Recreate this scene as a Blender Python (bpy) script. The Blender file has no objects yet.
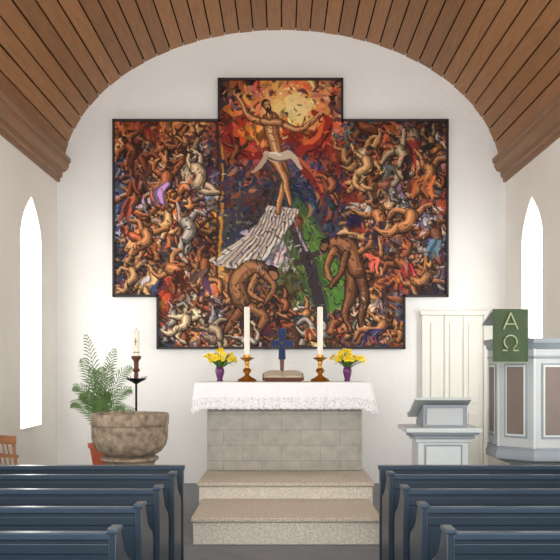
import bpy, bmesh, math, random
import numpy as np
from mathutils import Vector, Matrix
random.seed(7)
sc = bpy.context.scene
sc.view_settings.view_transform = 'Standard'
sc.view_settings.look = 'None'

def lin(c):
    c = c/255.0
    return c/12.92 if c <= 0.04045 else ((c+0.055)/1.055)**2.4
def S(r, g, b): return (lin(r), lin(g), lin(b), 1)

def mat(name, col, rough=0.6, metal=0.0, nscale=0, namt=0.15, bump=0.0, bscale=None, stretch=(1,1,1), island=0.0, spec=0.5):
    m = bpy.data.materials.new(name); m.use_nodes = True
    nt = m.node_tree; N = nt.nodes; L = nt.links
    b = N['Principled BSDF']
    b.inputs['Base Color'].default_value = col
    b.inputs['Roughness'].default_value = rough
    b.inputs['Metallic'].default_value = metal
    b.inputs['Specular IOR Level'].default_value = spec
    tc = N.new('ShaderNodeTexCoord'); mp = N.new('ShaderNodeMapping')
    mp.inputs['Scale'].default_value = stretch
    L.new(tc.outputs['Object'], mp.inputs['Vector'])
    if nscale:
        n = N.new('ShaderNodeTexNoise'); n.inputs['Scale'].default_value = nscale; n.inputs['Detail'].default_value = 6
        L.new(mp.outputs[0], n.inputs['Vector'])
        r = N.new('ShaderNodeMapRange'); r.inputs['From Min'].default_value = 0.3; r.inputs['From Max'].default_value = 0.7
        r.inputs['To Min'].default_value = 1-namt; r.inputs['To Max'].default_value = 1+namt
        L.new(n.outputs['Fac'], r.inputs['Value'])
        fac = r.outputs[0]
        if island:
            g = N.new('ShaderNodeNewGeometry')
            r2 = N.new('ShaderNodeMapRange'); r2.inputs['To Min'].default_value = 1-island; r2.inputs['To Max'].default_value = 1+island
            L.new(g.outputs['Random Per Island'], r2.inputs['Value'])
            mu = N.new('ShaderNodeMath'); mu.operation = 'MULTIPLY'
            L.new(fac, mu.inputs[0]); L.new(r2.outputs[0], mu.inputs[1]); fac = mu.outputs[0]
        v = N.new('ShaderNodeVectorMath'); v.operation = 'SCALE'; v.inputs[0].default_value = col[:3]
        L.new(fac, v.inputs['Scale']); L.new(v.outputs[0], b.inputs['Base Color'])
    if bump:
        n2 = N.new('ShaderNodeTexNoise'); n2.inputs['Scale'].default_value = bscale or nscale or 10; n2.inputs['Detail'].default_value = 5
        L.new(mp.outputs[0], n2.inputs['Vector'])
        bp = N.new('ShaderNodeBump'); bp.inputs['Strength'].default_value = bump; bp.inputs['Distance'].default_value = 0.02
        L.new(n2.outputs['Fac'], bp.inputs['Height']); L.new(bp.outputs[0], b.inputs['Normal'])
    return m

class MB:
    def __init__(s): s.v = []; s.f = []; s.mi = []; s.mats = []
    def m(s, mt):
        if mt not in s.mats: s.mats.append(mt)
        return s.mats.index(mt)
    def add(s, vs, fs, mt):
        o = len(s.v); k = s.m(mt)
        s.v += [tuple(v) for v in vs]
        for f in fs: s.f.append([o+i for i in f]); s.mi.append(k)
    def box(s, x0, x1, y0, y1, z0, z1, mt, M=None):
        vs = [Vector((x, y, z)) for z in (z0, z1) for y in (y0, y1) for x in (x0, x1)]
        if M: vs = [M @ v for v in vs]
        s.add(vs, [(0,2,3,1),(4,5,7,6),(0,1,5,4),(2,6,7,3),(0,4,6,2),(1,3,7,5)], mt)
    def lathe(s, prof, c, mt, n=40, rot=0.0, M=None):
        vs = []; fs = []
        for r, z in prof:
            for i in range(n):
                a = 2*math.pi*i/n+rot
                p = Vector((r*math.cos(a), r*math.sin(a), z))
                if M: p = M @ p
                vs.append((c[0]+p[0], c[1]+p[1], c[2]+p[2]))
        for j in range(len(prof)-1):
            for i in range(n):
                i2 = (i+1) % n
                fs.append((j*n+i, j*n+i2, (j+1)*n+i2, (j+1)*n+i))
        fs.append(tuple(range(n-1, -1, -1))); k = (len(prof)-1)*n
        fs.append(tuple(range(k, k+n)))
        s.add(vs, fs, mt)
    def prism(s, poly, fn, mt):
        n = len(poly)
        vs = [fn(p, 0) for p in poly]+[fn(p, 1) for p in poly]
        fs = [tuple(range(n)), tuple(range(2*n-1, n-1, -1))]+[(i, i+n, (i+1) % n+n, (i+1) % n) for i in range(n)]
        s.add(vs, fs, mt)
    def tube(s, path, rad, mt, n=8):
        path = [Vector(p) for p in path]
        if not isinstance(rad, (list, tuple)): rad = [rad]*len(path)
        vs = []; fs = []
        for k, p in enumerate(path):
            t = (path[min(k+1, len(path)-1)]-path[max(k-1, 0)]).normalized()
            up = Vector((0, 0, 1)) if abs(t.z) < 0.9 else Vector((1, 0, 0))
            a = t.cross(up).normalized(); b = t.cross(a).normalized()
            for i in range(n):
                an = 2*math.pi*i/n
                vs.append(p+(a*math.cos(an)+b*math.sin(an))*rad[k])
        for j in range(len(path)-1):
            for i in range(n):
                i2 = (i+1) % n
                fs.append((j*n+i, j*n+i2, (j+1)*n+i2, (j+1)*n+i))
        fs.append(tuple(range(n-1, -1, -1))); k = (len(path)-1)*n
        fs.append(tuple(range(k, k+n)))
        s.add(vs, fs, mt)
    def sphere(s, c, r, mt, n=12, m=8, sq=(1,1,1)):
        pr = [(max(1e-4, r*math.sin(math.pi*j/m)), -r*math.cos(math.pi*j/m)) for j in range(m+1)]
        s.lathe(pr, c, mt, n, M=Matrix.Diagonal(Vector(sq)).to_4x4())
    def finish(s, name, bevel=0.0, recalc=True, smooth=True):
        me = bpy.data.meshes.new(name)
        me.from_pydata(s.v, [], s.f)
        for mt in s.mats: me.materials.append(mt)
        me.polygons.foreach_set('material_index', s.mi)
        if recalc:
            bm = bmesh.new(); bm.from_mesh(me)
            bmesh.ops.recalc_face_normals(bm, faces=bm.faces); bm.to_mesh(me); bm.free()
        if smooth:
            me.polygons.foreach_set('use_smooth', [True]*len(me.polygons))
            me.set_sharp_from_angle(angle=math.radians(38))
        me.update()
        o = bpy.data.objects.new(name, me); sc.collection.objects.link(o)
        if bevel:
            b = o.modifiers.new('bevel', 'BEVEL'); b.width = bevel; b.segments = 2; b.limit_method = 'ANGLE'; b.angle_limit = math.radians(50)
        return o

# ---------------- materials
plaster = mat('white_plaster', S(238,238,235), 0.9, nscale=1.5, namt=0.025, bump=0.25, bscale=14, spec=0.2)
plaster_s = mat('side_plaster', S(238,236,229), 0.9, nscale=1.5, namt=0.03, bump=0.2, bscale=14, spec=0.2)
plank = mat('vault_planks', S(148,106,70), 0.5, nscale=5, namt=0.16, stretch=(6,0.5,6), island=0.18, spec=0.3)
plank_dk = mat('vault_gap', S(40,24,14), 0.9, spec=0.1)
cornice_m = mat('cornice_wood', S(138,102,72), 0.5, nscale=5, namt=0.12, stretch=(6,0.5,6))
floor_m = mat('slate_floor', S(108,111,116), 0.55, nscale=4, namt=0.12, bump=0.1)
pew_m = mat('pew_blue_paint', S(33,47,60), 0.36, nscale=6, namt=0.1, stretch=(0.4,1,1))
pew_l = mat('pew_rail_highlight', S(48,64,80), 0.3, nscale=6, namt=0.1, stretch=(0.4,1,1))  # pew blue lightened: highlight on the top rails put into the colour
white_p = mat('white_paint', S(228,228,220), 0.5, nscale=3, namt=0.02)
brass = mat('brass', S(190,140,70), 0.28, 0.95, nscale=20, namt=0.1)
wax = mat('candle_wax', S(246,242,226), 0.45)
wick = mat('wick', S(30,25,20), 0.9)
iron = mat('black_iron', S(24,23,24), 0.45, 0.6)
gold = mat('gold_edge', S(120,90,50), 0.5, 0.3)
terracotta = mat('terracotta', S(196,104,76), 0.8, nscale=12, namt=0.1)
soil = mat('soil', S(50,35,25), 1, nscale=40, namt=0.3)
leaf = mat('palm_leaf', S(98,130,74), 0.5, nscale=8, namt=0.25)
leaf2 = mat('flower_leaf', S(76,118,48), 0.5, nscale=20, namt=0.2)
yellow = mat('daffodil_yellow', S(250,228,50), 0.5, nscale=20, namt=0.1)
yellow2 = mat('daffodil_cup', S(244,196,30), 0.5)
purple = mat('purple_vase', S(98,48,98), 0.25, nscale=10, namt=0.15)
wood = mat('chair_wood', S(158,106,68), 0.45, nscale=5, namt=0.2, stretch=(1,1,4))
greyp = mat('pulpit_grey', S(178,183,184), 0.45, nscale=5, namt=0.04)
greyd = mat('pulpit_moulding', S(134,142,149), 0.45, nscale=5, namt=0.05)
greyl = mat('lectern_light', S(196,202,202), 0.45, nscale=5, namt=0.03)
brownp = mat('pulpit_panel', S(112,98,90), 0.5, nscale=5, namt=0.06)
green = mat('green_cloth', S(62,78,54), 0.9, nscale=60, namt=0.12)
greenl = mat('cloth_emblem', S(154,164,126), 0.8)
crossb = mat('cross_blue_enamel', S(22,42,92), 0.5, 0.0, nscale=30, namt=0.35, spec=0.25)
paper = mat('book_paper', S(206,196,176), 0.8)
bookc = mat('book_leather', S(96,50,34), 0.5)
frame_m = mat('painting_frame', S(30,22,22), 0.5)
redwax = mat('red_wax', S(150,30,30), 0.5)

def block_mat():
    m = mat('altar_stone', S(178,174,165), 0.85, nscale=9, namt=0.12, bump=0.4, bscale=25)
    nt = m.node_tree; N = nt.nodes; L = nt.links; b = N['Principled BSDF']
    src = b.inputs['Base Color'].links[0].from_socket
    tc = N.new('ShaderNodeTexCoord'); mp = N.new('ShaderNodeMapping'); mp.inputs['Rotation'].default_value = (math.radians(-90), 0, 0)
    L.new(tc.outputs['Object'], mp.inputs[0])
    br = N.new('ShaderNodeTexBrick'); br.inputs['Scale'].default_value = 1.0
    br.inputs['Brick Width'].default_value = 0.5; br.inputs['Row Height'].default_value = 0.2; br.inputs['Mortar Size'].default_value = 0.006
    br.inputs['Color1'].default_value = (1,1,1,1); br.inputs['Color2'].default_value = (.9,.9,.89,1); br.inputs['Mortar'].default_value = (.74,.74,.73,1)
    L.new(mp.outputs[0], br.inputs['Vector'])
    mx = N.new('ShaderNodeMix'); mx.data_type = 'RGBA'; mx.blend_type = 'MULTIPLY'; mx.inputs['Factor'].default_value = 1
    L.new(src, mx.inputs[6]); L.new(br.outputs['Color'], mx.inputs[7]); L.new(mx.outputs[2], b.inputs['Base Color'])
    return m
altar_m = block_mat()
def speck(name, c1, c2, scale, rough=0.6, lo=0.42, hi=0.58):
    m = mat(name, c1, rough); nt = m.node_tree; N = nt.nodes; L = nt.links; b = N['Principled BSDF']
    tc = N.new('ShaderNodeTexCoord'); n = N.new('ShaderNodeTexNoise'); n.inputs['Scale'].default_value = scale; n.inputs['Detail'].default_value = 3
    L.new(tc.outputs['Object'], n.inputs['Vector'])
    cr = N.new('ShaderNodeValToRGB'); cr.color_ramp.elements[0].position = lo; cr.color_ramp.elements[1].position = hi
    cr.color_ramp.elements[0].color = c2; cr.color_ramp.elements[1].color = c1
    L.new(n.outputs['Fac'], cr.inputs[0]); L.new(cr.outputs[0], b.inputs['Base Color'])
    return m
terrazzo = speck('terrazzo_tread', S(204,194,178), S(158,146,130), 60, 0.85, .35, .65)
terrazzo2 = speck('terrazzo_riser', S(216,210,196), S(180,172,158), 60, 0.85, .35, .65)
font_m = speck('font_sandstone', S(168,150,128), S(104,92,78), 12, 0.85, 0.3, 0.7)
cloth_m = mat('altar_linen', S(250,250,250), 0.85, nscale=30, namt=0.01)
lace_m = speck('lace', S(248,248,248), S(210,210,213), 60, 0.9, 0.4, 0.5)

def emis(name, col, st):
    m = bpy.data.materials.new(name); m.use_nodes = True
    b = m.node_tree.nodes['Principled BSDF']
    b.inputs['Base Color'].default_value = (0.9,0.9,0.9,1)
    b.inputs['Emission Color'].default_value = col; b.inputs['Emission Strength'].default_value = st
    return m
pane_m = emis('daylight_glow_glass', (1,0.985,0.96,1), 6.0)  # panes emit by themselves, standing in for daylight from outside

# ---------------- room
def lancet(y0, y1, z0, zs, zt, n=10):
    c = (y0+y1)/2; w = (y1-y0)/2; pts = [(y0, z0), (y1, z0)]
    for i in range(n+1):
        t = i/n
        pts.append((c+w*(1-t**1.9), zs+(zt-zs)*(t**0.95)))
    for i in range(n-1, -1, -1):
        t = i/n
        pts.append((c-w*(1-t**1.9), zs+(zt-zs)*(t**0.95)))
    return pts
wins = [(11.0, 11.95), (7.2, 8.15), (3.4, 4.35), (-0.4, 0.55)]
def curve_wall(name, loops, th, mt):
    cu = bpy.data.curves.new(name, 'CURVE'); cu.dimensions = '2D'; cu.fill_mode = 'BOTH'; cu.extrude = th/2
    for lp in loops:
        sp = cu.splines.new('POLY'); sp.points.add(len(lp)-1)
        for i, p in enumerate(lp): sp.points[i].co = (p[0], p[1], 0, 1)
        sp.use_cyclic_u = True
    o = bpy.data.objects.new(name+'_c', cu); sc.collection.objects.link(o)
    dg = bpy.context.evaluated_depsgraph_get()
    me = bpy.data.meshes.new_from_object(o.evaluated_get(dg))
    bpy.data.objects.remove(o)
    me.materials.clear(); me.materials.append(mt)
    for p in me.polygons: p.use_smooth = False
    o2 = bpy.data.objects.new(name, me); sc.collection.objects.link(o2)
    return o2
def side(sgn, name):
    loops = [[(-2, 0), (12.8, 0), (12.8, 4.95), (-2, 4.95)]]
    for w in wins: loops.append(lancet(w[0], w[1], 0.97, 3.55, 4.2))
    o = curve_wall(name, loops, 0.3, plaster_s)
    o.data.transform(Matrix(((0,0,1,sgn*3.65),(1,0,0,0),(0,1,0,0),(0,0,0,1))))
    return o
side(-1, 'wall_left'); side(1, 'wall_right')
k = 1
for sgn in (-1, 1):
    for w in wins:
        mb = MB(); lp = lancet(w[0]-0.0, w[1]+0.0, 0.97, 3.55, 4.2)
        x = sgn*3.62
        mb.add([(x, p[0], p[1]) for p in lp], [tuple(range(len(lp)))], pane_m)
        for i in range(len(lp)):
            a, b2 = lp[i], lp[(i+1) % len(lp)]
            mb.tube([(x-sgn*0.01, a[0], a[1]), (x-sgn*0.01, b2[0], b2[1])], 0.012, white_p, 6)
        mb.box(min(sgn*3.47, sgn*3.6), max(sgn*3.47, sgn*3.6), w[0], w[1], 0.965, 0.985, white_p)
        mb.finish('window_%d' % k); k += 1

A, B, ZC = 3.42, 2.3, 4.77
arc = [(A*1.02*math.cos(t), ZC+B*1.02*math.sin(t)) for t in np.linspace(0, math.pi, 60)]
mb = MB()
mb.prism([(-3.8, 0), (3.8, 0), (3.8, 4.95), (3.6, 4.95)]+arc[1:-1]+[(-3.6, 4.95), (-3.8, 4.95)], lambda p, t: (p[0], 12.8+0.3*t, p[1]), plaster)
mb.finish('wall_back', smooth=False)
mb = MB(); mb.box(-3.8, 3.8, -2, 13.1, -0.2, 0, floor_m)
mb.finish('floor')
# ceiling
mb = MB()
ts = np.linspace(0.05, math.pi-0.05, 4000)
px, pz = A*np.cos(ts), B*np.sin(ts)
ds = np.concatenate([[0], np.cumsum(np.hypot(np.diff(px), np.diff(pz)))])
NP = 40
for i in range(NP):
    s0 = ds[-1]*i/NP+0.010; s1 = ds[-1]*(i+1)/NP-0.010
    t0 = np.interp(s0, ds, ts); t1 = np.interp(s1, ds, ts)
    off = 0.006 if i % 2 else 0.0
    def P(t, o):
        n = Vector((math.cos(t)/A, math.sin(t)/B)).normalized()
        return (A*math.cos(t)+n[0]*o, ZC+B*math.sin(t)+n[1]*o)
    poly = [P(t0, off), P((t0+t1)/2, off), P(t1, off), P(t1, off+0.03), P(t0, off+0.03)]
    mb.prism(poly, lambda p, t: (p[0], -2+14.8*t, p[1]), plank)
inner = [((A+.055)*math.cos(t), ZC+(B+.055)*math.sin(t)) for t in np.linspace(0, math.pi, 60)]
outer = [((A+.12)*math.cos(t), ZC+(B+.12)*math.sin(t)) for t in np.linspace(math.pi, 0, 60)]
mb.prism(inner+outer, lambda p, t: (p[0], -2+15.0*t, p[1]), plank_dk)
mb.finish('ceiling', smooth=False)
for sgn, nm in ((-1, 'trim_1'), (1, 'trim_2')):
    mb = MB()
    prof = [(3.5, 4.70), (3.46, 4.70), (3.455, 4.76), (3.42, 4.78), (3.415, 4.85), (3.36, 4.87), (3.32, 4.93), (3.315, 4.99), (3.29, 5.0), (3.29, 5.06), (3.42, 5.08), (3.5, 4.95)]
    mb.prism(prof, lambda p, t: (sgn*p[0], -2+14.8*t, p[1]), cornice_m)
    mb.finish(nm, smooth=False)

# ---------------- pews
def pew(sgn, y):
    mb = MB(); x0, x1 = 0.9, 3.46
    def bx(a, b, *r): mb.box(min(sgn*a, sgn*b), max(sgn*a, sgn*b), *r)
    bx(x0+.03, x1, y-.012, y+.012, .30, .87, pew_m)
    bx(x0+.02, x1, y-.03, y+.035, .86, .90, pew_l)
    bx(x0+.03, x1, y-.022, y+.022, .30, .38, pew_m)
    bx(x0+.03, x1, y-.022, y+.022, .78, .84, pew_m)
    bx(x0+.03, x1, y+.0, y+.42, .43, .46, pew_m)
    bx(x0+.03, x1, y+.36, y+.39, .33, .43, pew_m)
    for e in (x0, x1-.045):
        poly = [(y-.035, 0), (y+.44, 0), (y+.44, .60), (y+.40, .66), (y+.30, .70), (y+.2, .76), (y+.14, .84), (y+.10, .90), (y-.035, .90)]
        mb.prism(poly, lambda p, t: (sgn*(e+.045*t), p[0], p[1]), pew_m)
        poly = [(y-.045, .895), (y+.11, .895), (y+.11, .92), (y-.045, .92)]
        mb.prism(poly, lambda p, t: (sgn*(e-.008+.061*t), p[0], p[1]), pew_l)
    mb.finish('pew', bevel=.006)
def screen(sgn):
    mb = MB(); x0, x1, y = 0.9, 3.46, 7.53
    def bx(a, b, *r): mb.box(min(sgn*a, sgn*b), max(sgn*a, sgn*b), *r)
    bx(x0+.05, x1, y-.012, y+.012, .0, .86, pew_m)
    bx(x0-.01, x1, y-.04, y+.05, .865, .905, pew_l)
    bx(x0, x0+.07, y-.035, y+.035, 0, .87, pew_m)
    bx(x0+.05, x1, y-.025, y+.025, .0, .12, pew_m)
    bx(x0+.05, x1, y-.025, y+.025, .78, .865, pew_m)
    for i in range(1, 5):
        xx = x0+.07+i*(x1-x0-.07)/4
        bx(xx-.07, xx, y-.025, y+.025, .12, .78, pew_m)
    mb.finish('pew_front_screen', bevel=.006)
for sgn in (-1, 1):
    screen(sgn)
    for y in (6.92, 6.1, 5.32, 4.5, 3.65): pew(sgn, y)

# ---------------- altar steps, altar
mb = MB()
mb.box(-.90, 1.0, 8.33, 9.55, 0, .235, terrazzo2)
mb.box(-.92, 1.02, 8.30, 9.55, .235, .282, terrazzo)
mb.box(-.96, 1.06, 9.53, 11.8, 0, .425, terrazzo2)
mb.box(-.98, 1.08, 9.50, 11.8, .425, .47, terrazzo)
mb.finish('altar_steps', bevel=.012)
mb = MB()
mb.box(-.96, 1.04, 10.6, 11.6, .472, 1.52, altar_m)
mb.box(-1.08, 1.12, 10.5, 11.66, 1.52, 1.605, altar_m)
mb.finish('stone_altar', bevel=.008)
mb = MB()
X0, X1, Y0, Y1, ZT = -1.1, 1.14, 10.48, 11.66, 1.615
per = []
def seg(a, b, n):
    for i in range(n): per.append((a[0]+(b[0]-a[0])*i/n, a[1]+(b[1]-a[1])*i/n))
seg((X0, Y1), (X0, Y0), 90); seg((X0, Y0), (X1, Y0), 220); seg((X1, Y0), (X1, Y1), 91)
per.append((X1, Y1))
R = 14; vs = []; fs = []
np_ = len(per)
for j in range(R+1):
    f = j/R
    for i, p in enumerate(per):
        if i < 90: nrm = Vector((-1, 0))
        elif i < 310: nrm = Vector((0, -1))
        else: nrm = Vector((1, 0))
        dc = min(abs(i-90), abs(i-310))
        cor = math.exp(-(dc/7.0)**2)
        if dc < 12:
            cx = Vector((-1, -1)) if abs(i-90) < abs(i-310) else Vector((1, -1))
            nrm = (nrm+cx*cor).normalized()
        D = .335+.06*cor
        w = .012+f*(.018+.010*math.sin(i*.21)+.008*math.sin(i*.53+1)+.06*cor)*1.0
        z = ZT-D*f-(.012*abs(math.sin(i*.35)) if j == R else 0)
        vs.append((p[0]+nrm[0]*w*(1 if j else 0), p[1]+nrm[1]*w*(1 if j else 0), z))
for j in range(R):
    for i in range(np_-1):
        fs.append((j*np_+i, j*np_+i+1, (j+1)*np_+i+1, (j+1)*np_+i))
h = 8*(np_-1)
mb.add(vs, fs[:h], cloth_m)
mb.f += [list(f) for f in fs[h:]]; mb.mi += [mb.m(lace_m)]*(len(fs)-h)
mb.f.append(list(range(np_))); mb.mi.append(0)
ob = mb.finish('altar_cloth')
so = ob.modifiers.new('thick', 'SOLIDIFY'); so.thickness = .004

def candlestick(x, y):
    mb = MB(); z = 1.618
    prof = [(.125,0),(.13,.012),(.118,.03),(.09,.045),(.06,.06),(.035,.08),(.028,.10),(.05,.125),(.06,.145),(.05,.165),(.028,.185),(.024,.22),(.034,.245),(.03,.265),(.05,.285),(.088,.305),(.094,.318),(.085,.322),(.05,.325),(.046,.36)]
    mb.lathe(prof, (x, y, z), brass)
    mb.lathe([(.038,.33),(.038,.99),(.03,1.0),(.005,1.003)], (x, y, z), wax, 24)
    mb.tube([(x, y, z+1.0), (x+.003, y, z+1.03)], .003, wick)
    mb.finish('brass_candlestick')
candlestick(-.463, 11.0); candlestick(.517, 11.0)
mb = MB(); cx, cy = .007, 11.15; z = 1.618
mb.lathe([(.11,0),(.11,.02),(.07,.04),(.03,.06),(.02,.10)], (cx, cy, z), brass, 32)
mb.prism([(-.022,.08),(.022,.08),(.03,.30),(.045,.40),(-.045,.40),(-.03,.30)], lambda p, t: (cx+p[0], cy-.014+.028*t, z+p[1]), bookc)
def crs(k, y0, y1, mt):
    pts = [(-.045,.30),(.045,.30),(.038,.48),(.15,.462),(.15,.565),(.038,.547),(.062,.72),(-.062,.72),(-.038,.547),(-.15,.565),(-.15,.462),(-.038,.48)]
    q = []
    for p in pts:
        q.append((p[0]+k*(1 if p[0] > 0 else -1), p[1]+k*(1 if p[1] > .5 else -1)))
    mb.prism(q, lambda p, t: (cx+p[0], y0+(y1-y0)*t, z+p[1]), mt)
crs(0.0, cy-.022, cy+.022, crossb); crs(.004, cy-.014, cy+.014, gold)
mb.sphere((cx, cy-.022, z+.513), .02, gold)
mb.finish('altar_cross')
mb = MB()
M = Matrix.Translation((.02, 10.80, 1.672)) @ Matrix.Rotation(math.radians(16), 4, 'X')
mb.box(-.27,.27,-.13,.15,0,.015, bookc, M)
for s_ in (-1, 1):
    prof = [(0,.015),(.25,.015),(.255,.03),(.2,.055),(.1,.065),(.03,.058),(0,.04)]
    mb.prism(prof, lambda p, t: M @ Vector((s_*p[0], -.12+.26*t, p[1])), paper)
mb.box(-.27,.27,-.14,-.13,0,.04, bookc, M)
mb.box(-.22,.26, 10.68,10.92, 1.621, 1.636, bookc)
mb.box(-.18,.22, 10.86,10.89, 1.63, 1.69, bookc)
mb.finish('open_bible')
def flowers(x, y, seed):
    rnd = random.Random(seed); mb = MB(); z = 1.62
    mb.lathe([(.04,0),(.045,.01),(.036,.03),(.05,.08),(.062,.13),(.058,.165),(.045,.18),(.055,.195),(.048,.195),(.036,.17)], (x, y, z), purple, 28)
    for i in range(40):
        a = rnd.uniform(0, 2*math.pi); rr = rnd.uniform(0, 1)**.55
        hx = x+.225*rr*math.cos(a); hy = y+.13*rr*math.sin(a)
        hz = z+.25+.22*(1-rr*.6)*rnd.uniform(.15, 1.0)
        mb.tube([(x, y, z+.15), (x+(hx-x)*.5, y+(hy-y)*.5, z+.15+(hz-z-.15)*.65), (hx, hy, hz)], .004, leaf2, 5)
        d = Vector((hx-x, (hy-y)-.15, .06+rnd.uniform(-.05,.1))).normalized()
        q = d.to_track_quat('Z', 'Y').to_matrix()
        c = Vector((hx, hy, hz)); r = rnd.uniform(.030, .042)
        for kx in range(6):
            an = kx*math.pi/3
            e = q @ Vector((math.cos(an), math.sin(an), 0)); s2 = q @ Vector((-math.sin(an), math.cos(an), 0))
            mb.add([c, c+e*r*.6+s2*r*.4+d*.006, c+e*r*1.15+d*.002, c+e*r*.6-s2*r*.4+d*.006], [(0,1,2,3)], yellow)
        mb.lathe([(r*.22,0),(r*.28,r*.4),(r*.4,r*.6)], c, yellow2, 8, M=q.to_4x4())
    for i in range(36):
        a = rnd.uniform(0, 2*math.pi); l = rnd.uniform(.12, .27)
        e = Vector((math.cos(a), math.sin(a)*.6, 0)); s2 = Vector((-e.y, e.x, 0)).normalized()*.012
        b0 = Vector((x, y, z+.17)); m1 = b0+e*l*.5+Vector((0,0,.11)); t1 = b0+e*l+Vector((0,0,rnd.uniform(.02,.24)))
        mb.add([b0-s2*.5, b0+s2*.5, m1+s2, t1, m1-s2], [(0,1,2,4),(2,3,4)], leaf2)
    mb.finish('flower_vase', recalc=False)
flowers(-.825, 10.95, 1); flowers(.88, 10.95, 2)

mb = MB()
mb.lathe([(.36,0),(.36,.1),(.31,.13),(.28,.18),(.27,.62),(.29,.70),(.335,.735),(.33,.76),(.27,.775),(.30,.79),(.37,.83),(.42,.90),(.44,.98),(.445,1.10),(.442,1.13),(.452,1.14),(.455,1.25),(.445,1.27),(.37,1.27),(.35,1.2),(.2,1.1),(.02,1.08)], (-1.775, 9.6, 0), font_m, 64)
mb.finish('baptismal_font')
mb = MB(); x, y = -1.82, 10.27
for i in range(3):
    a = i*2*math.pi/3+.3
    mb.tube([(x, y, .12), (x+.12*math.cos(a), y+.12*math.sin(a), .08), (x+.2*math.cos(a), y+.2*math.sin(a), .015)], .014, iron)
mb.tube([(x, y, .08), (x, y, 1.66)], .014, iron, 10)
mb.lathe([(.02,1.60),(.05,1.62),(.12,1.655),(.125,1.67),(.06,1.66)], (x, y, 0), iron, 24)
for i in range(8):
    a = i*math.pi/4
    mb.tube([(x+.1*math.cos(a), y+.1*math.sin(a), 1.66), (x+.14*math.cos(a), y+.14*math.sin(a), 1.70)], [.007,.002], iron, 5)
mb.lathe([(.02,1.66),(.03,1.70),(.022,1.74),(.05,1.77),(.03,1.80),(.03,1.88),(.06,1.92),(.062,1.95),(.04,1.95)], (x, y, 0), bookc, 20)
mb.lathe([(.040,1.94),(.040,2.26),(.03,2.275),(.004,2.28)], (x, y, 0), wax, 20)
mb.lathe([(.041,1.99),(.041,2.0)], (x, y, 0), redwax, 20)
mb.box(x-.004, x+.004, y-.043, y-.039, 2.08, 2.17, redwax); mb.box(x-.016, x+.016, y-.043, y-.037, 2.125, 2.133, redwax)
mb.tube([(x, y, 2.27), (x, y, 2.30)], .003, wick)
mb.finish('paschal_candle_stand')

# palm
mb = MB(); x, y, zb = -2.39, 10.8, .50
mb.box(x-.16, x+.16, y-.16, y+.16, zb-.04, zb, wood)
for sx in (-1, 1):
    for sy in (-1, 1): mb.box(x+sx*.13-.02, x+sx*.13+.02, y+sy*.13-.02, y+sy*.13+.02, 0, zb-.04, wood)
mb.finish('plant_stool')
mb = MB()
mb.lathe([(.09,0.002),(.135,.25),(.155,.25),(.158,.31),(.14,.31),(.13,.27)], (x, y, zb), terracotta, 32)
mb.lathe([(.132,.26),(.13,.275)], (x, y, zb), soil, 24)
rnd = random.Random(11)
FR = [(175,.18,1.62,.10),(150,.28,1.40,.18),(200,.32,1.15,.30),(5,.38,1.35,.22),(-15,.40,1.1,.3),(30,.20,1.45,.12),(100,.2,1.3,.2),(-70,.30,1.05,.3),(235,.30,1.0,.32),(185,.36,.9,.35),(-40,.40,.85,.35),(80,.36,1.0,.3),(-100,.2,1.25,.2),(10,.44,.8,.4),(165,.12,1.15,.1),(-5,.14,1.2,.1),(-60,.24,.9,.2),(215,.24,.95,.25)]
for az, reach, ln, dr_ in FR:
    a = math.radians(az+rnd.uniform(-8, 8)); e = Vector((math.cos(a), math.sin(a)*.8, 0)); path = []; n_ = 26
    for t in np.linspace(0, 1, n_):
        path.append(Vector((x, y, zb+.26))+e*reach*(t**1.6)+Vector((0,0, ln*(t-dr_*t**3.2))))
    mb.tube(path, [.0085*(1-.8*k/(n_-1)) for k in range(n_)], leaf, 5)
    for kk in range(8, n_):
        p = path[kk]; t = (path[kk]-path[kk-1]).normalized()
        sd = t.cross(Vector((0,-1,.2)))
        if sd.length < .1: sd = Vector((1,0,0))
        sd.normalize(); L_ = .155*math.sin(math.pi*(.2+.75*(kk-8)/(n_-9)))+.03
        for s_ in (-1, 1):
            dr = (sd*s_*.8+t*1.0+Vector((rnd.uniform(-.15,.15), rnd.uniform(-.3,.3), -.05))).normalized()
            wv = t*.0105
            m1 = p+dr*L_*.5; t1 = p+dr*L_+Vector((0,0,-.04))
            mb.add([p-wv*.5, p+wv*.5, m1+wv, t1, m1-wv], [(0,1,2,4),(2,3,4)], leaf)
mb.finish('potted_palm', recalc=False)

# chair
mb = MB()
for yy in (-.2, .2):
    mb.tube([(-.17, yy, 0), (-.17, yy, .45), (-.24, yy, .98)], .019, wood, 8)
    mb.tube([(.21, yy, 0), (.20, yy, .45)], .02, wood, 8)
    mb.tube([(-.17, yy, .22), (.21, yy, .22)], .011, wood, 8)
mb.box(-.20, .24, -.23, .23, .44, .47, wood)
n_ = 10
for z0, z1 in ((.92, 1.02), (.76, .80)):
    pts = [(-.235-.04*(1-(2*i/n_-1)**2)+(1-z1)*.15, -.23+.46*i/n_) for i in range(n_+1)]
    pts = pts+[(p[0]+.022, p[1]) for p in reversed(pts)]
    mb.prism(pts, lambda p, t: (p[0], p[1], z0+(z1-z0)*t), wood)
for yy in (-.1, 0, .1):
    mb.tube([(-.17, yy, .46), (-.255, yy, .93)], .009, wood, 6)
ch = mb.finish('wooden_chair', bevel=.003)
ch.location = (-3.08, 9.72, 0); ch.rotation_euler = (0, 0, math.radians(50))

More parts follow.
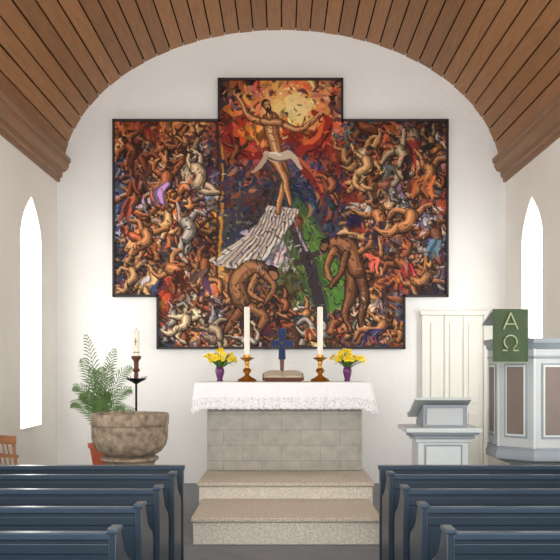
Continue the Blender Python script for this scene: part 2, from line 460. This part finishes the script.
# door
mb = MB(); x0, x1, zt = 2.18, 3.22, 2.62; y = 12.79
mb.box(x0, x0+.08, y-.06, y, 0, zt, white_p); mb.box(x1-.08, x1, y-.06, y, 0, zt, white_p)
mb.box(x0-.03, x1+.03, y-.08, y, zt, zt+.07, white_p)
mb.box(x0+.08, x1-.08, y-.025, y, 0, zt, white_p)
w = (x1-x0-.16)/3
for i in range(3):
    a = x0+.08+i*w
    if i: mb.box(a-.02, a+.02, y-.045, y-.02, 0, zt, white_p)
    for z0, z1 in ((.15, 1.1), (1.25, 2.5)):
        mb.box(a+.06, a+w-.06, y-.04, y-.025, z0, z1, white_p)
mb.sphere((x0+.16, y-.07, 1.08), .025, brass); mb.tube([(x0+.16, y-.03, 1.08), (x0+.16, y-.07, 1.08)], .01, brass)
mb.finish('door_1', bevel=.006)

# lectern
mb = MB(); x0, x1, y0, y1 = 1.55, 2.12, 9.3, 9.75
mb.box(x0-.05, x1+.05, y0-.05, y1+.05, 0, .12, greyd)
mb.box(x0, x1, y0, y1, .12, 1.0, greyl)
mb.box(x0+.07, x1-.07, y0-.012, y0, .2, .93, greyd)
mb.box(x0+.09, x1-.09, y0-.018, y0-.01, .22, .91, greyl)
mb.box(x0-.03, x1+.03, y0-.03, y1+.03, .96, 1.0, greyl)
mb.box(x0-.06, x1+.06, y0-.06, y1+.06, 1.0, 1.045, greyd)
mb.box(x0-.10, x1+.10, y0-.10, y1+.10, 1.045, 1.075, greyd)
mb.box(x0-.15, x1+.13, y0-.13, y1+.13, 1.075, 1.125, greyl)
poly = [(y0+.02, 1.125), (y1+.05, 1.125), (y1+.05, 1.19), (y0+.02, 1.38)]
mb.prism(poly, lambda p, t: (x0+.06+.50*t, p[0], p[1]), greyd)
mb.box(x0+.10, x1-.06, y0+.008, y0+.02, 1.15, 1.34, greyp)
M = Matrix.Translation((1.84, 9.55, 1.325)) @ Matrix.Rotation(math.radians(-22), 4, 'X')
mb.box(-.33,.31,-.30,.30,0,.03, greyl, M); mb.box(-.33,.31,.27,.30,.03,.055, greyd, M)
mb.finish('lectern', bevel=.005)

# pulpit
mb = MB(); C = (2.92, 9.3, 0); k8 = 1/math.cos(math.pi/8)
def octa(prof, mt): mb.lathe([(r*k8, z) for r, z in prof], C, mt, 8, rot=math.pi/8)
octa([(.30,0),(.30,.12),(.22,.2),(.2,.55),(.3,.70),(.5,.78)], greyp)
octa([(.50,.78),(.545,.80),(.55,.86),(.53,.90),(.535,.93),(.52,.94)], greyd)
octa([(.52,.93),(.52,2.02)], greyp)
octa([(.52,2.0),(.54,2.02),(.545,2.05),(.565,2.07),(.57,2.12),(.50,2.12),(.48,2.08)], greyd)
octa([(.53,1.90),(.53,1.93)], greyd)
for i in range(8):
    a = i*math.pi/4
    if abs(math.cos(a)-1) < .01: continue
    M = Matrix.Translation(C) @ Matrix.Rotation(a, 4, 'Z')
    mb.box(.515, .532, -.135, .135, 1.04, 1.85, greyd, M)
    mb.box(.52, .536, -.118, .118, 1.06, 1.83, greyl, M)
    mb.box(.525, .540, -.100, .100, 1.08, 1.81, brownp, M)
for i in range(8):
    a = i*math.pi/4+math.pi/8
    if C[0]+.56*math.cos(a) > 3.44: continue
    mb.tube([(C[0]+.558*math.cos(a), C[1]+.558*math.sin(a), .93), (C[0]+.558*math.cos(a), C[1]+.558*math.sin(a), 2.02)], .014, greyl, 8)
M = Matrix.Translation((2.43, 8.92, 2.33)) @ Matrix.Rotation(math.radians(-18), 4, 'X')
mb.box(-.20,.20,-.20,.20,0,.025, greyp, M)
mb.box(2.47, 2.52, 8.90, 9.0, 2.08, 2.34, greyd)
mb.finish('pulpit', bevel=.004)
mb = MB(); nx, nz = 12, 16; vs = []; fs = []; yF = 8.700
for j in range(nz+1):
    for i in range(nx+1):
        xx = 2.24+.375*i/nx; zz = 2.425-.56*j/nz
        vs.append((xx, yF-.006*math.sin(i*1.1)*(j/nz)-.002, zz))
for j in range(nz):
    for i in range(nx): a = j*(nx+1)+i; fs.append((a, a+1, a+nx+2, a+nx+1))
mb.add(vs, fs, green)
mb.add([(2.24,yF,2.425),(2.615,yF,2.425),(2.615,yF+.07,2.425),(2.24,yF+.07,2.425)], [(0,1,2,3)], green)
yl = yF-.012; cx = 2.4275
mb.tube([(cx-.075,yl,2.21),(cx,yl,2.385)], .0085, greenl, 6); mb.tube([(cx+.075,yl,2.21),(cx,yl,2.385)], .0085, greenl, 6)
mb.tube([(cx-.045,yl,2.265),(cx+.045,yl,2.265)], .0075, greenl, 6)
om = [(cx-.085,yl,1.985),(cx-.03,yl,1.985)]
pts = []
for d_ in np.linspace(240, -60, 22):
    r = math.radians(d_); pts.append((cx+.068*math.cos(r), yl, 2.075+.07*math.sin(r)))
mb.tube(om+pts+[(cx+.03,yl,1.985),(cx+.085,yl,1.985)], .0085, greenl, 6)
for i in range(22):
    xx = 2.247+.361*i/21; mb.tube([(xx,yF-.004,1.868),(xx,yF-.004,1.845)], .004, greenl, 4)
mb.finish('pulpit_antependium', recalc=False)

# ---------------- painting
W, H = 666, 536
rng = np.random.default_rng(5); rnd = random.Random(5)
img = np.zeros((H, W, 3)); img[:] = (70, 35, 25)
def cap(x0, y0, x1, y1, r0, r1, col, al=1.0):
    X0_, Y0_, X1_, Y1_ = (x0-114)*2, (y0-80)*2, (x1-114)*2, (y1-80)*2; r0 *= 2; r1 *= 2; m = max(r0, r1)+2
    a, b = int(max(0, min(X0_, X1_)-m)), int(min(W, max(X0_, X1_)+m)); c, d = int(max(0, min(Y0_, Y1_)-m)), int(min(H, max(Y0_, Y1_)+m))
    if a >= b or c >= d: return
    yy, xx = np.mgrid[c:d, a:b]; dx, dy = X1_-X0_, Y1_-Y0_; l2 = dx*dx+dy*dy+1e-6
    t = np.clip(((xx-X0_)*dx+(yy-Y0_)*dy)/l2, 0, 1)
    dist = np.hypot(xx-X0_-t*dx, yy-Y0_-t*dy)-(r0+(r1-r0)*t)
    w = (np.clip(.5-dist, 0, 1)*al)[..., None]
    img[c:d, a:b] = img[c:d, a:b]*(1-w)+np.array(col)*w
def pl(pts, rs, col, al=1.0):
    for i in range(len(pts)-1): cap(*pts[i], *pts[i+1], rs[i], rs[i+1], col, al)
def smooth(pts, rs, n=5):
    if len(pts) < 3: return pts, rs
    P_ = [pts[0]]+list(pts)+[pts[-1]]; R_ = [rs[0]]+list(rs)+[rs[-1]]; op = []; orr = []
    for i in range(1, len(P_)-2):
        for k in range(n):
            t = k/n
            def cr(a, b, c, d): return .5*((2*b)+(-a+c)*t+(2*a-5*b+4*c-d)*t*t+(-a+3*b-3*c+d)*t**3)
            op.append(tuple(cr(P_[i-1][q], P_[i][q], P_[i+1][q], P_[i+2][q]) for q in (0, 1)))
            orr.append(max(.2, cr(R_[i-1], R_[i], R_[i+1], R_[i+2])))
    op.append(tuple(pts[-1])); orr.append(rs[-1]); return op, orr
def spl(pts, rs, col, al=1.0):
    p, r = smooth(pts, rs); pl(p, r, col, al)
def poly(pts, col, al=1.0):
    P_ = [((p[0]-114)*2, (p[1]-80)*2) for p in pts]
    xs = [p[0] for p in P_]; ys = [p[1] for p in P_]
    a, b, c, d = int(max(0, min(xs))), int(min(W, max(xs))), int(max(0, min(ys))), int(min(H, max(ys)))
    yy, xx = np.mgrid[c:d, a:b]; ins = np.zeros(xx.shape, bool)
    for i in range(len(P_)):
        (xa, ya), (xb, yb) = P_[i], P_[(i+1) % len(P_)]
        cond = ((ya > yy) != (yb > yy)); ins ^= cond & (xx < (xb-xa)*(yy-ya)/((yb-ya) if yb != ya else 1e-6)+xa)
    w = (ins*al)[..., None]; img[c:d, a:b] = img[c:d, a:b]*(1-w)+np.array(col)*w
CP = [(225,100,70,50,55),(228,115,130,66,34),(240,90,175,95,45),(262,88,222,130,60),(275,86,240,180,100),(290,90,245,200,120),(300,108,250,220,140),(325,95,215,140,95),(336,112,185,85,50),(315,125,225,140,70),(250,100,200,110,60),
(238,130,160,50,30),(252,118,215,130,60),(300,135,190,65,35),(318,150,165,50,35),(245,160,150,80,60),(300,170,90,70,90),(235,185,60,60,85),(310,190,50,55,90),(330,205,55,50,65),(300,200,60,75,85),(330,165,130,50,40),(250,205,90,65,60),(228,230,50,60,80),(225,215,110,90,60),
(120,135,190,100,50),(119,170,80,80,110),(121,210,60,75,110),(123,250,70,75,100),(130,280,45,40,55),(128,225,150,140,150),(140,130,160,70,40),(150,160,195,120,70),(165,145,120,60,40),(180,130,205,125,70),(205,135,160,90,60),(185,165,220,180,140),(205,185,120,110,130),(150,190,120,60,38),(165,215,195,110,55),(195,215,150,70,40),(213,235,195,140,60),(150,240,165,90,50),(180,260,170,80,45),(150,275,90,62,66),(200,275,195,140,90),(215,160,80,50,55),(172,190,90,80,90),(190,240,70,50,55),
(350,130,80,90,95),(360,150,160,70,45),(385,130,190,95,50),(415,135,130,65,40),(438,130,60,45,48),(430,155,195,120,75),(400,165,175,75,42),(375,175,195,130,85),(360,195,140,60,42),(390,200,215,180,145),(420,195,85,90,110),(437,200,150,65,45),(405,225,190,100,55),(435,240,75,80,105),(380,240,160,65,42),(420,260,185,100,55),(440,285,55,45,55),(395,275,150,70,42),(360,260,95,65,60),(405,185,110,90,100),(428,222,185,160,145),(400,255,90,75,80),
(170,310,160,70,38),(190,330,195,130,85),(180,342,65,65,90),(215,320,100,62,50),(240,335,110,70,50),(265,320,75,50,45),(300,335,100,70,55),(320,320,85,75,65),(345,335,140,90,60),(375,320,195,160,130),(395,335,190,100,52),(390,305,85,85,105),(300,300,85,85,50),(240,285,120,80,52),(260,240,150,145,145),(365,340,85,80,90),(205,305,180,150,130)]
CPa = np.array(CP, float)
def colat(x, y, sig=16):
    w = np.exp(-((CPa[:,0]-x)**2+(CPa[:,1]-y)**2)/(2*sig*sig))+1e-9
    k = rng.choice(len(CPa), p=w/w.sum()); c = CPa[k, 2:]
    return np.clip(c*rng.uniform(.55, 1.3)+rng.normal(0, 9, 3), 8, 255)
def ang(x, y):
    return math.atan2(y-170, x-280)+1.1+1.3*math.sin(x*.045+1)+1.2*math.cos(y*.06)
def strokes(n, L0, R0, al=.9, gain=1.0):
    for i in range(n):
        x, y = rnd.uniform(114, 447), rnd.uniform(80, 348); a = ang(x, y)+rnd.gauss(0, .6); l = L0*rnd.uniform(.4, 1.2); b2 = a+rnd.uniform(-.8, .8)
        c = colat(x, y, 12)*gain; r = R0*rnd.uniform(.5, 1.2)
        pl([(x, y), (x+l*.5*math.cos(a), y+l*.5*math.sin(a)), (x+l*.5*(math.cos(a)+math.cos(b2)), y+l*.5*(math.sin(a)+math.sin(b2)))], [r, r, r*.3], np.clip(c, 0, 255), al)
strokes(2200, 14, 4.5); strokes(3500, 9, 2.2)
FL = [(210,160,105),(195,130,80),(222,190,150),(180,105,62),(160,92,56),(195,180,165),(150,76,46),(200,145,90)]
def body(x, y, s, a):
    fl = np.array(rnd.choice(FL), float)*rnd.uniform(.75, 1.05); dk = np.array((38,22,22.))
    T = (x+s*1.5*math.cos(a+.3), y+s*1.5*math.sin(a+.3)); mid = (x+s*.8*math.cos(a-.2), y+s*.8*math.sin(a-.2))
    nx_, ny_ = -math.sin(a), math.cos(a); parts = []
    for sg in (-1, 1):
        R1 = (x+sg*nx_*s*.4, y+sg*ny_*s*.4); a1 = a+math.pi+sg*rnd.uniform(-.3, 2.0)*-1; a2 = a1+rnd.uniform(-1.4, 1.4)
        p1 = (R1[0]+s*.95*math.cos(a1), R1[1]+s*.95*math.sin(a1)); p2 = (p1[0]+s*.9*math.cos(a2), p1[1]+s*.9*math.sin(a2))
        parts.append(([R1, p1, p2], [s*.25, s*.21, s*.12]))
        R2 = (T[0]+sg*nx_*s*.22, T[1]+sg*ny_*s*.22); a1 = a+rnd.uniform(-1.0, 1.0); a2 = a1+rnd.uniform(-1.5, 1.5)
        p1 = (R2[0]+s*1.2*math.cos(a1), R2[1]+s*1.2*math.sin(a1)); p2 = (p1[0]+s*1.15*math.cos(a2), p1[1]+s*1.15*math.sin(a2))
        parts.append(([R2, p1, p2], [s*.37, s*.27, s*.14]))
    parts.append(([(x, y), mid, T], [s*.58, s*.48, s*.42]))
    hd = (x-s*.95*math.cos(a), y-s*.95*math.sin(a)); parts.append(([hd, (hd[0]-.01, hd[1]-s*.12)], [s*.34, s*.30]))
    for p, r in parts:
        spl([(q[0]+.5, q[1]+.6) for q in p], [q+.7 for q in r], dk, .75)
        spl(p, r, fl*.6, .95)
        spl([(q[0]-s*.08, q[1]-s*.10) for q in p], [q*.66 for q in r], fl, .85)
        spl([(q[0]-s*.14, q[1]-s*.17) for q in p], [q*.28 for q in r], np.clip(fl*1.2+14, 0, 255), .7)
    cap(hd[0], hd[1]-s*.22, hd[0]+s*.1, hd[1]-s*.28, s*.28, s*.2, dk, .85)
    if rnd.random() < .55:
        c = colat(x, y, 25)
        for k in range(4):
            o = rnd.uniform(-s*.5, s*.5); spl([(mid[0]+o, mid[1]), (T[0]+o*1.3, T[1]+s*.3), (T[0]+o*2, T[1]+s*1.5)], [s*.15, s*.25, s*.08], np.clip(c*rnd.uniform(.6, 1.5), 0, 255), .85)
def crowd(n, x0, x1, y0, y1, s0, s1):
    for i in range(n): body(rnd.uniform(x0, x1), rnd.uniform(y0, y1), rnd.uniform(s0, s1), rnd.choice([rnd.uniform(0, 2*math.pi), math.pi/2+rnd.gauss(0, .6)]))
def snoise(sc_, seed):
    r_ = np.random.default_rng(seed); g = r_.uniform(-1, 1, (int(H/sc_)+4, int(W/sc_)+4))
    yy, xx = np.mgrid[0:H, 0:W]; fy, fx = yy/sc_, xx/sc_; iy, ix = fy.astype(int), fx.astype(int); ty, tx = fy-iy, fx-ix
    ty = ty*ty*(3-2*ty); tx = tx*tx*(3-2*tx)
    return (g[iy, ix]*(1-tx)+g[iy, ix+1]*tx)*(1-ty)+(g[iy+1, ix]*(1-tx)+g[iy+1, ix+1]*tx)*ty
def warp(amp, sc_, seed):
    global img
    yy, xx = np.mgrid[0:H, 0:W]
    X_ = np.clip(xx+amp*snoise(sc_, seed), 0, W-1).astype(int); Y_ = np.clip(yy+amp*snoise(sc_, seed+1), 0, H-1).astype(int)
    img = img[Y_, X_]
crowd(36, 120, 212, 127, 288, 5, 9); crowd(36, 347, 441, 127, 288, 5, 9); crowd(24, 164, 398, 298, 343, 5, 8)
strokes(1200, 7, 1.3, .75)
crowd(22, 122, 210, 130, 285, 6, 10.5); crowd(22, 349, 439, 130, 285, 6, 10.5); crowd(14, 166, 396, 300, 340, 5, 9)
warp(5, 24, 3); warp(2.2, 9, 8)
img *= np.clip(1.0+.24*snoise(44, 20)+.12*snoise(16, 21), .45, 1.4)[..., None]
cool = np.clip(snoise(34, 33)*1.0-.35, 0, .4)[..., None]
lum = img.mean(-1, keepdims=True); img = img*(1-cool)+np.clip(lum*np.array([.75,.9,1.25])+8, 0, 255)*cool

poly([(222,190),(250,205),(228,262),(222,262)], (60,66,78), .7)
poly([(296,196),(318,222),(352,296),(318,318),(292,262),(282,240)], (70,98,50), .9)
poly([(300,212),(318,228),(330,262),(300,262)], (90,130,54), .85)
poly([(318,250),(345,262),(356,300),(330,312)], (86,142,50), .85)
for i in range(90):
    x, y = rnd.uniform(294, 340), rnd.uniform(215, 305)
    if y > 215+(x-294)*1.2-20: cap(x, y, x+rnd.uniform(2,6), y+rnd.uniform(3,9), 1.1, .4, rnd.choice([(60,90,40),(110,160,60),(50,60,55),(150,150,80),(90,60,40)]), .7)
spl([(288,215),(310,268),(322,318)], [4,6,5], (60,50,58), .9); pl([(296,262),(342,242)], [3,3], (64,48,50), .9); pl([(293,219),(306,250)], [1,1.5], (190,180,185), .8)
for i in range(18):
    t = i/17; x = 262+30*t; col = [(228,214,192),(186,160,138),(236,229,215),(145,138,150),(205,188,165)][i % 5]
    spl([(x+6, 206+4*t), (x-10, 232), (x-52+14*t, 262+7*t)], [1.0, 2.1, 2.6], col, .9)
for i in range(14): spl([(262+3*i, 210), (250+4*i, 236), (222+6*i, 264)], [.4,.7,.6], (86,60,56), .75)
pl([(217,122),(219,180),(216,260)], [1.4,1.4,1.4], (60,35,25), .8); pl([(222,140),(222,210),(219,255)], [.8,1.2,1.2], (215,150,50), .8)
# dark swirling robe around legs / flight of figures beside Christ
for i in range(60):
    x, y = rnd.choice([(rnd.uniform(224,262), rnd.uniform(158,208)), (rnd.uniform(296,340), rnd.uniform(158,215))])
    b2 = rnd.uniform(.6, 1.6)*(1 if x > 280 else 2); c = rnd.choice([(70,60,80),(110,60,45),(150,80,50),(45,50,75),(180,120,80),(90,40,35)])
    spl([(x, y), (x+6*math.cos(b2), y+7*math.sin(b2)), (x+10*math.cos(b2+.5), y+14*math.sin(b2+.3))], [.6,2.0,.4], c, .8)
# glory rays
for i in range(150):
    a = rnd.uniform(-3.3, .3); r = rnd.uniform(8, 50); cx_, cy_ = 286, 116
    x, y = cx_+r*math.cos(a), cy_+r*math.sin(a)*.8
    if y < 83: y = 83
    if x < 224 or x > 338: continue
    warm = r/50
    cc = (250-30*warm*rnd.uniform(.3,1.6), 222-120*warm*rnd.uniform(.6,1.3), 140-85*warm)
    if warm > .55 and rnd.random() < .3: cc = rnd.choice([(150,60,45),(200,110,95),(110,60,60),(120,90,110)])
    b2 = a+rnd.choice([0,1.4])+rnd.uniform(-.4, .4); spl([(x, y), (x+6*math.cos(b2), y+6*math.sin(b2)), (x+12*math.cos(b2+.4), y+12*math.sin(b2+.4))], [.8, 2.2, .4], cc, .8)
poly([(284,98),(300,91),(312,106),(300,124),(288,116)], (250,226,160), .55)
spl([(232,128),(228,142),(240,152),(262,156)], [5,7,6,4], (140,38,30)); spl([(234,124),(238,142),(255,150)], [2,2.5,2], (200,80,48)); spl([(229,134),(234,148),(246,156)], [1,1,1], (70,20,25))
spl([(300,150),(318,142),(326,122),(312,112)], [5,7,6,2], (155,46,32)); spl([(304,144),(318,136),(322,120)], [2,2.5,1.5], (225,100,52)); spl([(306,152),(322,144),(330,126)], [1,1,1], (70,20,25))
spl([(296,160),(312,178),(322,196)], [4,5,2.5], (130,46,36)); spl([(298,158),(314,174),(322,192)], [1.5,2,1], (200,95,62))
D = (60,28,22)
def limb(p, r, F=(186,122,76), Hh=(230,180,128)):
    spl(p, [q+.7 for q in r], D); spl(p, r, tuple(c*.68 for c in F)); spl([(q[0]-.6, q[1]-.4) for q in p], [q*.72 for q in r], F, .9); spl([(q[0]-1.2, q[1]-.8) for q in p], [q*.3 for q in r], Hh, .8)
limb([(261,122),(249,117),(243,106),(238,97)], [3.2,2.6,2.1,1.5]); limb([(282,124),(296,130),(308,125),(320,114)], [3.2,2.6,2.1,1.4])
for hx, hy, sx in ((238,97,-1),(320,114,1)):
    for q in (-.6,-.2,.2,.6): cap(hx, hy, hx+3*math.sin(q)*1.3+sx*.8, hy-3.4*math.cos(q), .8, .4, (215,150,100))
limb([(277,158),(285,176),(281,194),(277,212)], [5.0,4.3,3.0,1.8]); limb([(272,158),(283,174),(287,192),(290,205)], [4.6,3.6,2.6,1.8])
limb([(270,120),(272,136),(277,154)], [8.0,6.4,5.2]); limb([(263,121),(280,123)], [3.4,3.4]); limb([(269,117),(268,109)], [2.4,2.4])
for (a_, b_) in (((265,126),(271,128.5)),((273,128.5),(279,127)),((268,134),(274,135)),((270,140),(276,141)),((272,126),(276,150))): cap(*a_, *b_, .5, .5, (120,66,42), .8)
spl([(266,154),(276,158),(290,155),(300,168)], [3.2,4.6,3.6,1.5], (205,184,160)); spl([(268,158),(278,161),(290,159)], [.9,.9,.8], (120,84,66)); spl([(270,152.5),(280,155)], [.9,.9], (240,228,205)); spl([(266,156),(260,166),(252,172)], [2.5,2,1], (190,165,140))
cap(265,104,267.5,109,4.6,3.8,(50,30,22)); cap(266,104.5,267,108,3.1,2.7,(196,138,92)); cap(267.5,110,269,113,2.3,1.0,(66,36,26)); cap(264,105,265.4,105,.55,.45,(50,28,20)); cap(268,105,269.2,105,.55,.45,(50,28,20))
# crouching, bending and fallen figures below
def big(p, r, c1, hl=(205,155,105)):
    c1 = np.array(c1, float)
    spl(p, [q+.9 for q in r], (28,17,16)); spl(p, r, c1*.62)
    spl([(q[0]-k*.15, q[1]-k*.2) for q, k in zip(p, r)], [q*.74 for q in r], c1, .85)
    spl([(q[0]-k*.3, q[1]-k*.36) for q, k in zip(p, r)], [q*.34 for q in r], c1*1.3+10, .7)
    pp, rr = smooth(p, r)
    for j in range(0, len(pp), 2):
        k = rr[j]; an = rnd.uniform(0, 6.3); q = pp[j]
        cap(q[0]+k*.2*math.cos(an), q[1]+k*.3*math.sin(an), q[0]+k*.6*math.cos(an+.5), q[1]+k*.6*math.sin(an+.5), .6, .3, rnd.choice([hl, (60,36,28), (120,70,45)]), .7)
# left: hunched man seen from the side, head bowed to the right
C1 = (138,92,58); C2 = (120,76,48)
big([(252,300),(238,314),(226,330)], [7,5,2.6], C2)
big([(246,306),(264,316),(256,334),(262,338)], [6.5,4.6,2.8,1.6], C1)
big([(240,298),(238,280),(252,268),(264,270)], [9.5,9,8,5], C1)
big([(262,272),(274,286),(266,300),(258,306)], [4,3.1,2.4,1.5], C1); big([(256,276),(250,292),(262,300)], [3.6,2.8,1.6], (160,108,68))
cap(272,270,275,275,5,4.2,(30,18,16)); cap(272.5,272,274.5,275.5,3.6,3.2,(170,115,74)); cap(270,267.5,275,268.5,3.2,2.6,(48,30,24))
# right: tall man bending over, back to us
C3 = (118,74,46)
big([(352,272),(350,296),(344,312),(350,330)], [7.5,5.4,3.4,2], C3); big([(358,272),(364,296),(360,318),(366,330)], [6.5,4.8,3.2,1.8], (100,62,40))
big([(334,244),(348,248),(356,270)], [7.5,9.5,8], (132,84,52))
big([(334,250),(326,268),(334,284)], [3.8,3.0,1.8], (150,98,60)); big([(346,254),(340,272),(330,286)], [3.6,2.8,1.7], C3)
cap(325,242,322,247,4.6,4.0,(30,18,16)); cap(324,244,322,247,3.3,2.9,(150,98,62)); cap(326,240,322,240.5,3,2.4,(46,30,26))
# fallen figures along the bottom
for (bx_, by_, bs, ba) in ((286,326,9,.15),(306,312,7,2.6),(244,340,6.5,-.2),(322,334,8,3.4),(282,300,6,1.0),(212,328,8,.6),(382,324,8.5,2.4),(186,318,8,1.9)): body(bx_, by_, bs, ba)
# prominent standing/gesturing figures in the wings
for (bx_, by_, bs, ba) in ((140,160,10,1.4),(166,176,10.5,1.9),(196,168,11,1.2),(146,232,10,1.7),(186,222,11,1.3),(170,268,10,.5),(204,262,9,1.8),(132,270,8,1.5),(366,160,10,1.8),(398,150,10,1.2),(428,168,10.5,1.7),(376,214,11,1.4),(410,214,11,1.9),(434,232,9,1.4),(398,262,10,.6),(426,276,9,2.5),(128,146,8,1.0),(236,146,6,1.6),(330,180,7,1.3)): body(bx_, by_, bs, ba)
warp(1.6, 12, 50)
for i in range(1700):
    x, y = rnd.uniform(114, 447), rnd.uniform(80, 348)
    if 254 < x < 294 and 96 < y < 206: continue
    a = ang(x, y)+rnd.gauss(0, .9); l = rnd.uniform(1.5, 6); c = colat(x, y, 8)
    c = c*.3 if rnd.random() < .5 else np.clip(c*1.25+18, 0, 255)
    b2 = a+rnd.uniform(-1, 1)
    pl([(x, y), (x+l*.5*math.cos(a), y+l*.5*math.sin(a)), (x+l*.5*(math.cos(a)+math.cos(b2)), y+l*.5*(math.sin(a)+math.sin(b2)))], [.7, .6, .3], c, .7)
img = np.clip(img, 0, 255)/255.0
lum = img.mean(-1, keepdims=True); img = lum+(img-lum)*.96
img = np.clip(img*.98-.02, 0, 1)
linimg = np.where(img <= .04045, img/12.92, ((img+.055)/1.055)**2.4)
x_l, x_r, z_t, z_b = -2.605, 2.574, 6.279, 2.111
xs = np.linspace(x_l, x_r, W); zs = np.linspace(z_t, z_b, H)
XX, ZZ = np.meshgrid(xs, zs)
co = np.stack([XX, np.full_like(XX, 12.735), ZZ], -1).reshape(-1, 3)
ii, jj = np.meshgrid(np.arange(W-1), np.arange(H-1)); ii = ii.ravel(); jj = jj.ravel()
X_ = 114+ii/2; Y_ = 80+jj/2
keep = ((X_ >= 219) & (X_ < 342) & (Y_ < 122)) | ((Y_ >= 121) & (Y_ < 296)) | ((X_ >= 158) & (X_ < 404) & (Y_ >= 296))
ii = ii[keep]; jj = jj[keep]
a = jj*W+ii
F4 = np.stack([a, a+W, a+W+1, a+1], -1)
used = np.unique(F4); remap = np.full(W*H, -1); remap[used] = np.arange(len(used))
F4 = remap[F4]; co = co[used]; cols = linimg.reshape(-1, 3)[used]
me = bpy.data.meshes.new('canvas'); nf = len(F4)
me.vertices.add(len(co)); me.vertices.foreach_set('co', co.ravel().astype(np.float32))
me.loops.add(nf*4); me.loops.foreach_set('vertex_index', F4.ravel().astype(np.int32))
me.polygons.add(nf); me.polygons.foreach_set('loop_start', np.arange(0, nf*4, 4, dtype=np.int32))
me.update(calc_edges=True); me.validate()
ca = me.color_attributes.new('paint', 'FLOAT_COLOR', 'POINT')
ca.data.foreach_set('color', np.concatenate([cols, np.ones((len(cols), 1))], 1).ravel().astype(np.float32))
pm = mat('oil_paint', S(120,60,40), 0.55, bump=0.15, bscale=30, spec=0.2)
at = pm.node_tree.nodes.new('ShaderNodeAttribute'); at.attribute_name = 'paint'
pm.node_tree.links.new(at.outputs['Color'], pm.node_tree.nodes['Principled BSDF'].inputs['Base Color'])
me.materials.append(pm)
canvas = bpy.data.objects.new('canvas', me); sc.collection.objects.link(canvas)
out = [(-.972,6.279),(.941,6.279),(.941,5.641),(2.574,5.641),(2.574,2.92),(1.905,2.92),(1.905,2.111),(-1.921,2.111),(-1.921,2.92),(-2.605,2.92),(-2.605,5.641),(-.972,5.641)]
mb = MB(); e = .018
for i in range(12):
    p, q = out[i], out[(i+1) % 12]
    mb.box(min(p[0], q[0])-e, max(p[0], q[0])+e, 12.70, 12.795, min(p[1], q[1])-e, max(p[1], q[1])+e, frame_m)
fr = mb.finish('frame', bevel=.004)
root = bpy.data.objects.new('altarpiece_painting', None); sc.collection.objects.link(root)
canvas.parent = root; fr.parent = root

# ---------------- light
w = bpy.data.worlds.new('World'); sc.world = w; w.use_nodes = True
w.node_tree.nodes['Background'].inputs[0].default_value = (.95, .97, 1, 1); w.node_tree.nodes['Background'].inputs[1].default_value = 1.0
def area(name, loc, tgt, sx, sy, e, col=(1,1,1)):
    l = bpy.data.lights.new(name, 'AREA'); l.shape = 'RECTANGLE'; l.size = sx; l.size_y = sy; l.energy = e; l.color = col
    o = bpy.data.objects.new(name, l); o.location = loc; o.rotation_euler = (Vector(tgt)-Vector(loc)).to_track_quat('-Z', 'Y').to_euler(); sc.collection.objects.link(o)
area('rear_fill_light', (0, -1.5, 3.6), (0, 12.8, 2.4), 5.5, 3.5, 500, (.98,.99,1))  # soft fill added behind the camera to brighten the nave, not a real lamp

cam = bpy.data.cameras.new('camera'); cam.sensor_width = 36; cam.lens = 820/560*36
cam.shift_x = -.0027; cam.shift_y = .157
co_ = bpy.data.objects.new('camera', cam); co_.location = (0, 0, 1.8); co_.rotation_euler = (math.radians(90), 0, 0)
sc.collection.objects.link(co_); sc.camera = co_
